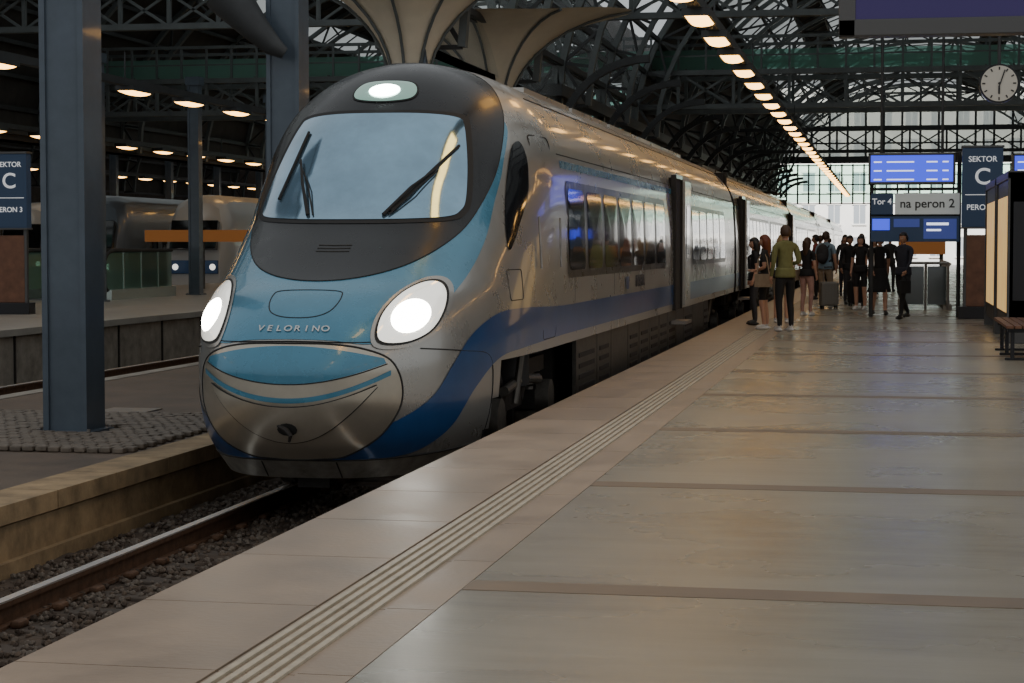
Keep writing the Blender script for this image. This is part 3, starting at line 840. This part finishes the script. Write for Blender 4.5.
def stairbox(x0,x1,y0,y1,z,name='stair_enclosure'):
    g=group(name);mb=MB()
    n=max(2,int((y1-y0)/1.5));
    for x in(x0,x1):
        for i in range(n):
            a=y0+(y1-y0)*i/n;b=y0+(y1-y0)*(i+1)/n
            mb.bb(x-.015,x+.015,a+.05,b-.05,z+.12,z+1.0,gl); mb.tube([(x,a,z),(x,a,z+1.0),(x+.06,a,z+1.08)],.035,steel,8)
        mb.tube([(x,y0,z+1.08),(x,y1,z+1.08)],.035,steel,10)
        mb.bb(x-.1,x+.1,y0,y1,z,z+.1,conc)
    n2=max(2,int((x1-x0)/.9))
    for i in range(n2):
        a=x0+(x1-x0)*i/n2;b=x0+(x1-x0)*(i+1)/n2
        mb.bb(a+.04,b-.04,y0-.015,y0+.015,z+.12,z+1.0,gl);mb.tube([(a,y0,z),(a,y0,z+1.05)],.03,steel,8)
    mb.tube([(x0,y0,z+1.08),(x1,y0,z+1.08)],.035,steel,10)
    mb.obj('balustrade',g,True)
    mb=MB()
    mb.bb(x0-.1,x1+.1,y1-.3,y1,z+1.25,z+1.6,orange)
    for x in(x0,x1): mb.tube([(x,y1-.15,z),(x,y1-.15,z+1.6)],.05,structm,8)
    mb.obj('fascia',g)
stairbox(.35,1.35,46,52,0)
escg=glassy('escalator_glass',(.55,.72,.66),.6)
edgeg=mat('edge_trim_and_highlight',(.45,.52,.48),.25,.6)
stepm=mat('escalator_steps',(.12,.12,.12),.4,.7)
def escalator(x,y):
    g=group('escalator',(x,y,0));mb=MB()
    for sx in (0,.95):
        pth=[(0.1,.22),(-.32,.3),(-.5,.72),(-.36,1.12),(.05,1.32),(1.2,1.34),(4.6,1.34)]
        pp=[(sx,a,b) for a,b in smoothloop(pth,5,False)]
        mb.tube(pp,.05,rubber,8)
        mb.tube([(p[0]-.05,p[1]+.02,p[2]-.02) for p in pp],.026,edgeg,6)  # pale line beside the handrail, a highlight put in as light colour
        mb.add([(sx,p[1],p[2]) for p in pp]+[(sx,4.6,.2)],[tuple(range(len(pp)+1))],escg)
        mb.bb(sx-.13,sx+.13,-.25,4.6,.001,.28,edgeg)
        for q in (.9,2.2,3.5): mb.bb(sx-.02,sx+.02,q,q+.03,.28,1.3,edgeg)
    mb.bb(.14,.81,-.7,.6,.001,.03,stepm)
    for q in range(9): mb.bb(.14,.81,.6+q*.4,.98+q*.4,.001,.035,stepm)
    mb.obj('balustrades',g,True)
for k in range(3): escalator(-24.6+k*1.45,50)
g=group('kiosk_fascia',(-22.9,63,0));mb=MB()
mb.bb(-2.0,2.0,0,.3,1.6,2.0,orange)
for x in(-1.9,0,1.9): mb.bb(x-.06,x+.06,.05,.25,0,1.6,structm)
mb.bb(-2.0,2.0,.3,2.5,1.92,2.0,structm)
mb.obj('fascia',g)
def bgtrain(x,y,main,accent,name='parked_regional_train',H=4.3):
    g=group(name,(x,y,RZ));mb=MB()
    prof0=[(-1.4,.5),(-1.42,2.0),(-1.38,3.2),(-1.1,H-.25),(-.6,H),(0,H+.04)]
    prof=prof0+[(-a,b) for a,b in reversed(prof0[:-1])]
    rows=[]
    for v,sc,dz in ((0,.78,-1.),(.15,.9,-.6),(.6,.97,-.2),(1.1,1,0),(18,1,0)):
        rows.append([(a*sc,v if b<2 else v+ (b-2)*.3*(1 if v<1.2 else 0),b+ (dz*max(0,(b-1.5)/(H-1.5))*.35)) for a,b in prof])
    mb.grid(rows,main); mb.add(rows[0],[tuple(range(len(prof)))],main)
    mb.obj('body',g,True,ang=40)
    mb=MB()
    mb.box((0,.05,2.65),(2.0,.25,1.2),winglass,R=Matrix.Rotation(-.28,3,'X'))
    mb.box((0,-.02,1.35),(2.05,.1,.55),accent)
    for q in(-1,1):
        mb.disc((q*.8,-.03,1.35),(0,1,0),.13,.12,hlens,16)
        for i in range(8): mb.bb(q*1.40,q*1.435,2.6+i*1.8,3.9+i*1.8,2.0,2.9,winglass)
        mb.bb(q*1.40,q*1.43,1.2,18,1.2,1.6,accent)
    mb.disc((0,.28,3.6),(0,1,0),.1,.3,hlens,12)
    mb.bb(-1.3,1.3,.2,18,.25,.6,darkm)
    mb.obj('details',g,bevel=.02)
bgtrain(-27.9,76,mat('white_train_paint',(.55,.57,.58),.3,coat=.4),navy)
bgtrain(-32.4,76,mat('grey_train_paint',(.16,.20,.25),.3,coat=.4),silver)
bgtrain(-41,88,mat('white_train_paint',(.5,.5,.5),.3),mat('yellow_train_stripe',(.6,.4,.05),.4))
# ------------------------------------------------------------------ PEOPLE
def headmesh(g,skin,hair,style,hz,tilt=0.,turn=0.):
    hg=MB()
    def pt(th,ph,sc=1.,isface=True):
        x=math.sin(th)*math.cos(ph);y=math.sin(th)*math.sin(ph);z=math.cos(th)
        k=1.
        if z<0: k=1-.30*(-z)**1.4
        X=.074*x*k*sc;Y=.094*y*k*sc;Z=.115*z*sc
        if isface and y<0:
            Y-=.020*math.exp(-((X/.012)**2+((Z+.022)/.022)**2))
            Y+=.006*math.exp(-(((abs(X)-.03)/.014)**2+((Z-.005)/.012)**2))
            Y-=.006*math.exp(-((X/.022)**2+((Z+.062)/.008)**2))
            Y-=.007*math.exp(-((X/.02)**2+((Z+.1)/.015)**2))
        return Vector((X,Y,Z))
    rows=[[pt(pi*i/22,2*pi*j/32) for j in range(32)] for i in range(23)]
    hg.grid(rows,skin,True)
    eyew=mat('eye_white',(.7,.7,.68),.3);eyed=mat('eye_iris',(.03,.02,.015),.2);lip=mat('lips',(.33,.12,.09),.5)
    for q in(-1,1):
        hg.ell((q*.029,-.080,.004),(.013,.008,.007),eyew,10,6); hg.ell((q*.029,-.0865,.004),(.006,.003,.006),eyed,8,6)
        hg.ell((q*.029,-.086,.020),(.016,.005,.003),hair,8,5)
        hg.ell((q*.075,.005,-.005),(.010,.018,.030),skin,8,6)
    hg.ell((0,-.092,-.058),(.021,.006,.006),lip,10,5)
    hh=MB()
    vs=[];rows=22;cols=32;F=[]
    for i in range(rows+1):
        for j in range(cols): vs.append(pt(pi*i/rows,2*pi*j/cols,1.10,False)+Vector((0,.006,.004)))
    low={'short':-.045,'long':-.09,'bun':-.06}[style]
    for i in range(rows):
        for j in range(cols):
            q=[i*cols+j,i*cols+(j+1)%cols,(i+1)*cols+(j+1)%cols,(i+1)*cols+j]
            c=sum((vs[a] for a in q),Vector())/4
            if c.z<low: continue
            if c.y<-.015 and c.z<.055+ .2*max(0,-c.y-.08): continue
            if c.y<.02 and c.z<-.02 and style=='short': continue
            F.append(q)
    hh.add(vs,F,hair)
    if style=='long':
        rr=[]
        for i in range(9):
            t=i/8; z=.05-.34*t; w=.082-.01*t+.012*math.sin(t*6)
            rr.append([(w*math.cos(a)*1.0,.035+ .075*math.sin(a)*(1-.3*t)+.015*math.sin(t*3),z) for a in [(-.25+1.5*k/13)*pi for k in range(14)]])
        hh.grid(rr,hair)
    if style=='bun': hh.ell((0,.105,.06),(.045,.045,.045),hair,14,10)
    R=Matrix.Translation((0,-.015,hz))@Matrix.Rotation(turn,4,'Z')@Matrix.Rotation(tilt,4,'X')
    for m_,n_ in((hg,'head'),(hh,'hair')):
        o=m_.obj(n_,g,True,ang=80); o.matrix_local=R
        if n_=='hair':
            so=o.modifiers.new('Solid','SOLIDIFY');so.thickness=.012;so.offset=-1
def person(x,y,h,head,top,bot,shoe,skin,hair,style='short',stride=0.,armL='down',armR='down',shorts=False,longsl=False,skirt=None,female=False,name='standing_person',bag=None,tilt=0.,turn=0.,sleeveless=False):
    k=h/1.75; g=group(name,(x,y,0),math.radians(head),k)
    fw=.92 if female else 1.
    sh=.185*fw; wa=.125 if not female else .105; hipw=.095
    J={}
    J['pel']=((0,0,.95),.135 if not female else .140);J['wst']=((0,.0,1.10),wa);J['che']=((0,.0,1.30),.150*fw);J['ucl']=((0,.005,1.42),.115*fw)
    J['nek']=((0,.0,1.50),.055);J['hed']=((0,-.012,1.57),.05)
    E_=[('pel','wst'),('wst','che'),('che','ucl'),('ucl','nek'),('nek','hed')]
    for s,n,arm in((1,'L',armL),(-1,'R',armR)):
        if arm=='down': el=(s*(sh+.045),.03,1.15);wr=(s*(sh+.05),-.05,.91)
        elif arm=='bent': el=(s*(sh+.05),.05,1.16);wr=(s*(sh-.06),-.20,1.10)
        elif arm=='fwd': el=(s*(sh+.03),-.12,1.19);wr=(s*(sh+.0),-.34,1.12)
        elif arm=='up': el=(s*(sh+.06),-.12,1.25);wr=(s*(sh-.06),-.18,1.48)
        elif arm=='swf': el=(s*(sh+.035),-.09,1.17);wr=(s*(sh+.02),-.23,.97)
        elif arm=='swb': el=(s*(sh+.045),.14,1.17);wr=(s*(sh+.04),.20,.93)
        wv=Vector(wr);ev=Vector(el);d=(wv-ev).normalized();pa=wv+d*.06
        J['sh'+n]=((s*sh,.005,1.415),.065*fw);J['el'+n]=(el,.043*fw);J['wr'+n]=(wr,.027);J['pa'+n]=(tuple(pa),.030)
        E_+=[('ucl','sh'+n),('sh'+n,'el'+n),('el'+n,'wr'+n),('wr'+n,'pa'+n)]
        st=stride*s
        hp=(s*hipw,0,.88);kn=(s*(hipw+.01),-.03-.20*st+(-.03 if st else 0),.50);an=(s*(hipw+.012),.02-.42*st+(.12*abs(st) if st<0 else 0),.085+(.05*abs(st) if st<0 else 0));to=(an[0]+s*.02,an[1]-.155,.038)
        lr=.95 if female else 1.
        J['hp'+n]=(hp,.100*lr);J['kn'+n]=(kn,.062*lr);J['cf'+n]=(((kn[0]+an[0])/2,(kn[1]*1.3+an[1]*.7)/2+.015,.34),.056*lr);J['an'+n]=(an,.040);J['to'+n]=(to,.036)
        E_+=[('pel','hp'+n),('hp'+n,'kn'+n),('kn'+n,'cf'+n),('cf'+n,'an'+n),('an'+n,'to'+n)]
    names=list(J);me=bpy.data.meshes.new('body_skel')
    me.from_pydata([J[n][0] for n in names],[(names.index(a),names.index(b)) for a,b in E_],[])
    o=bpy.data.objects.new('tmp',me);bpy.context.collection.objects.link(o)
    sk=o.modifiers.new('Skin','SKIN');sk.use_smooth_shade=True
    for i,n in enumerate(names):
        r=J[n][1]; me.skin_vertices[0].data[i].radius=(r,r)
        me.skin_vertices[0].data[i].use_root=(n=='pel')
    ss_=o.modifiers.new('Sub','SUBSURF');ss_.levels=2;ss_.render_levels=2
    dg=bpy.context.evaluated_depsgraph_get();dg.update()
    nm_=bpy.data.meshes.new_from_object(o.evaluated_get(dg))
    bpy.data.objects.remove(o)
    mats=[top,bot,shoe,skin]
    nm_.materials.clear()
    for m in mats: nm_.materials.append(m)
    segs=[(Vector(J[a][0]),Vector(J[b][0]),a,b) for a,b in E_]
    for v in nm_.vertices:
        if v.co.z>.86 and abs(v.co.x)<.21*fw and v.co.z<1.46: v.co.y*=.78
    def cls(c):
        best=9;r=None
        for p,q,a,b in segs:
            d=q-p;t=max(0,min(1,(c-p).dot(d)/d.length_squared));dd=(p+d*t-c).length-(J[a][1]*(1-t)+J[b][1]*t)
            if dd<best: best=dd;r=(a[:2],b[:2],t)
        a,b,t=r
        if b=='to' or (b=='an' and t>.93): return 2
        if a=='an': return 2
        if b in('kn','cf','an'):
            if skirt: return 3 if c.z<.75 else 1
            if shorts: return 1 if c.z>.56 else 3
            return 1
        if b=='hp' or a=='hp': return 1
        if b=='pa' or a=='wr': return 3
        if b=='wr': return 0 if (longsl and t<.93) else 3
        if b=='el': return (0 if (longsl or (t<.62 and not sleeveless)) else 3)
        if b=='he' or (b=='ne' and t>.65): return 3
        return 0 if c.z>.97 else 1
    for p in nm_.polygons:
        p.use_smooth=True;p.material_index=cls(p.center)
    ob=bpy.data.objects.new('body',nm_);bpy.context.collection.objects.link(ob);ob.parent=g
    mb=MB()
    for s,n in((1,'L'),(-1,'R')):
        wr=Vector(J['wr'+n][0]);pa=Vector(J['pa'+n][0]);d=(pa-wr).normalized()
        fwd=Vector((0,-1,0));fwd=(fwd-d*fwd.dot(d)).normalized();inw=d.cross(fwd)*(1 if (d.cross(fwd)).dot(Vector((-s,0,0)))>0 else -1)
        for f_,(off,ln) in enumerate(((.027,.068),(.010,.078),(-.008,.072),(-.024,.056))):
            b0=pa+fwd*off-d*.01
            mb.tube([b0,b0+d*ln*.5+inw*.004,b0+d*ln*.8+inw*.016,b0+d*ln*.95+inw*.030],[.0095,.009,.008,.006],skin,7)
        t0=wr+d*.02+fwd*.02
        mb.tube([t0,t0+fwd*.022+d*.022+inw*.008,t0+fwd*.026+d*.052+inw*.014],[.012,.010,.007],skin,7)
        an=Vector(J['an'+n][0])
        mb.ell((an.x,an.y-.055,max(.035,an.z-.052)),(.043,.125,.034),shoe,14,8)
    mb.obj('hands_and_shoes',g,True,ang=80)
    if skirt:
        mb=MB();rr=[]
        for i in range(9):
            t=i/8;z=1.03-.52*t;w=.125+.10*t
            rr.append([(w*(1+.04*math.sin(a*7)*t)*math.cos(a)*1.12,w*.88*(1+.04*math.sin(a*7)*t)*math.sin(a),z) for a in [2*pi*q/36 for q in range(36)]])
        mb.grid(rr,skirt,True);o2=mb.obj('skirt',g,True,ang=80)
        so=o2.modifiers.new('S','SOLIDIFY');so.thickness=.008
    else:
        mb=MB()
        rr=[]
        for i in range(5):
            t=i/4;z=1.06-.16*t;w=.145+.016*t if not female else .138+.022*t
            rr.append([(w*1.08*math.cos(a),w*.83*math.sin(a),z) for a in [2*pi*q/28 for q in range(28)]])
        mb.grid(rr,top,True);o2=mb.obj('shirt_hem',g,True,ang=80);so=o2.modifiers.new('S','SOLIDIFY');so.thickness=.008
    headmesh(g,skin,hair,style,1.635,tilt,turn)
    if bag:
        mb=MB()
        if bag[0]=='backpack':
            mb.ell((0,.20,1.25),(.15,.10,.23),bag[1],16,12);mb.ell((0,.28,1.16),(.11,.05,.11),bag[1],14,10)
            for s in(-1,1): mb.tube([(s*.1,.13,1.40),(s*.11,.0,1.47),(s*.12,-.12,1.36),(s*.13,-.10,1.15),(s*.13,.1,1.08)],.016,bag[1],8)
        elif bag[0]=='shoulder':
            mb.box((.27,.04,.92),(.09,.32,.24),bag[1]);mb.tube([(.26,.15,1.02),(.20,.08,1.35),(.15,.0,1.46),(.20,-.08,1.3),(.26,-.08,1.02)],.012,bag[1],8)
        elif bag[0]=='hand':
            wx=J['paL'][0];mb.box((wx[0],wx[1],wx[2]-.26),(.1,.34,.26),bag[1]);mb.tube([(wx[0],wx[1]-.1,wx[2]-.14),(wx[0],wx[1]-.03,wx[2]-.04),(wx[0],wx[1]+.03,wx[2]-.04),(wx[0],wx[1]+.1,wx[2]-.14)],.011,bag[1],8)
        mb.obj(bag[0]+'_bag',g,True)
    return g
cl=lambda n,c,r=.8:mat('cloth_'+n,c,r,noise=.15,nscale=14)
olive=cl('olive',(.17,.17,.06));black=cl('black',(.012,.012,.014));dgrey=cl('charcoal',(.035,.035,.04));lblue=cl('light_blue',(.22,.32,.40));beige=cl('beige',(.33,.25,.17));pink=cl('pink',(.42,.24,.20));wht=cl('white',(.5,.49,.47));navyc=cl('navy',(.02,.022,.035));red=cl('dull_red',(.22,.04,.03))
wsh=mat('white_sneaker',(.7,.7,.7),.5);bsh=mat('black_shoe',(.02,.02,.02),.4)
sk1=mat('skin_fair',(.52,.29,.20),.5);sk2=mat('skin_tan',(.38,.20,.12),.5)
h1=mat('hair_brown',(.06,.03,.015),.5);h2=mat('hair_auburn',(.15,.035,.012),.5);h3=mat('hair_black',(.012,.01,.009),.45);h4=mat('hair_blond',(.30,.20,.09),.5)
PPL=[
 (-1.74,33.9,1.82,-150,olive,black,wsh,sk1,h1,'short',dict(armL='down',armR='bent',longsl=True)),
 (-2.14,34.7,1.66,-100,black,black,wsh,sk1,h2,'long',dict(female=True,armL='bent',armR='bent',shorts=True,bag=('shoulder',beige))),
 (-2.45,36.6,1.62,-80,black,dgrey,bsh,sk1,h3,'long',dict(female=True,armL='down',armR='down',bag=('backpack',black))),
 (-2.0,37.6,1.68,170,dgrey,beige,wsh,sk1,h4,'long',dict(female=True,shorts=True)),
 (-1.68,41.5,1.64,150,black,pink,wsh,sk1,h1,'long',dict(female=True,armL='bent',bag=('shoulder',beige))),
 (-1.45,46.6,1.80,160,lblue,beige,wsh,sk1,h1,'short',dict(shorts=True,bag=('backpack',dgrey),armR='down')),
 (-.95,49.6,1.72,20,black,dgrey,bsh,sk2,h3,'short',dict(longsl=True,armL='bent')),
 (-.62,45.4,1.70,-20,black,black,wsh,sk1,h3,'long',dict(female=True,shorts=True,bag=('shoulder',dgrey))),
 (-.18,42.2,1.70,10,black,black,bsh,sk1,h1,'bun',dict(female=True,skirt=black,stride=.35,armL='swb',armR='swf',name='walking_person')),
 (.30,40.1,1.74,-35,navyc,black,bsh,sk2,h3,'short',dict(longsl=True,stride=.6,armL='swf',armR='swb',bag=('hand',black),name='walking_person')),
 (-1.25,58.,1.78,10,dgrey,navyc,bsh,sk1,h3,'short',dict(longsl=True)),
 (-.80,60.,1.82,170,black,dgrey,bsh,sk1,h1,'short',dict(longsl=True,bag=('backpack',black))),
 (-.40,56.,1.68,0,wht,navyc,wsh,sk1,h4,'long',dict(female=True)),
 (-1.95,54.,1.76,-90,red,black,bsh,sk2,h3,'short',dict()),
 (-2.1,62.,1.78,170,wht,black,bsh,sk1,h1,'short',dict(stride=.4,armL='swf',armR='swb',name='walking_person')),
 (-1.5,68.,1.72,20,black,dgrey,bsh,sk1,h2,'long',dict(female=True)),
 (.05,63.,1.78,15,dgrey,dgrey,bsh,sk1,h3,'short',dict(longsl=True)),
 (-2.3,78.,1.76,165,dgrey,black,bsh,sk1,h1,'short',dict(longsl=True)),
]
for p in PPL: person(*p[:9],p[9],**p[10])
def suitcase(x,y,m):
    g=group('rolling_suitcase',(x,y,0),.3);mb=MB()
    mb.box((0,0,.36),(.42,.26,.56),m)
    mb.obj('shell',g,bevel=.04);mb=MB()
    for k in range(5): mb.box((-.14+k*.07,-.132,.36),(.02,.012,.46),m)
    for a in(-1,1):
        for b in(-1,1): mb.disc((a*.16,b*.09,.035),(1,0,0),.035,.03,bsh,14);mb.box((a*.16,b*.09,.07),(.04,.04,.05),bsh)
        mb.tube([(a*.1,.1,.64),(a*.1,.1,.98)],.009,steel,8)
    mb.tube([(-.1,.1,.98),(.1,.1,.98)],.016,bsh,8)
    mb.obj('wheels_and_handle',g,True)
suitcase(-1.35,46.0,mat('suitcase_grey',(.2,.19,.17),.35));suitcase(-.75,48.3,black)
# ------------------------------------------------------------------ light
w=bpy.data.worlds.new('overcast_sky');bpy.context.scene.world=w;w.use_nodes=True
bg=w.node_tree.nodes['Background'];bg.inputs[0].default_value=(.93,.97,1.,1);bg.inputs[1].default_value=.60
def area(name,loc,rot,size,sy,e,col):
    l=bpy.data.lights.new(name,'AREA');l.shape='RECTANGLE';l.size=size;l.size_y=sy;l.energy=e;l.color=col
    o=bpy.data.objects.new(name,l);bpy.context.collection.objects.link(o);o.location=loc;o.rotation_euler=rot;return o
area('facade_fill_light',(0,165,22),(math.radians(60),0,0),40,8,42000,(1,.98,.95))  # added fill lamp behind the hall, brightens the building front in place of daylight
# ------------------------------------------------------------------ camera
cd=bpy.data.cameras.new('camera');cam=bpy.data.objects.new('camera',cd);bpy.context.collection.objects.link(cam)
cd.sensor_width=36;cd.lens=1950/1024*36;cd.clip_end=600
th=math.atan(376/1950);ph=math.atan(98.5/1985)
cam.location=(0,0,1.5);cam.rotation_euler=(pi/2-ph,0,th)
bpy.context.scene.camera=cam
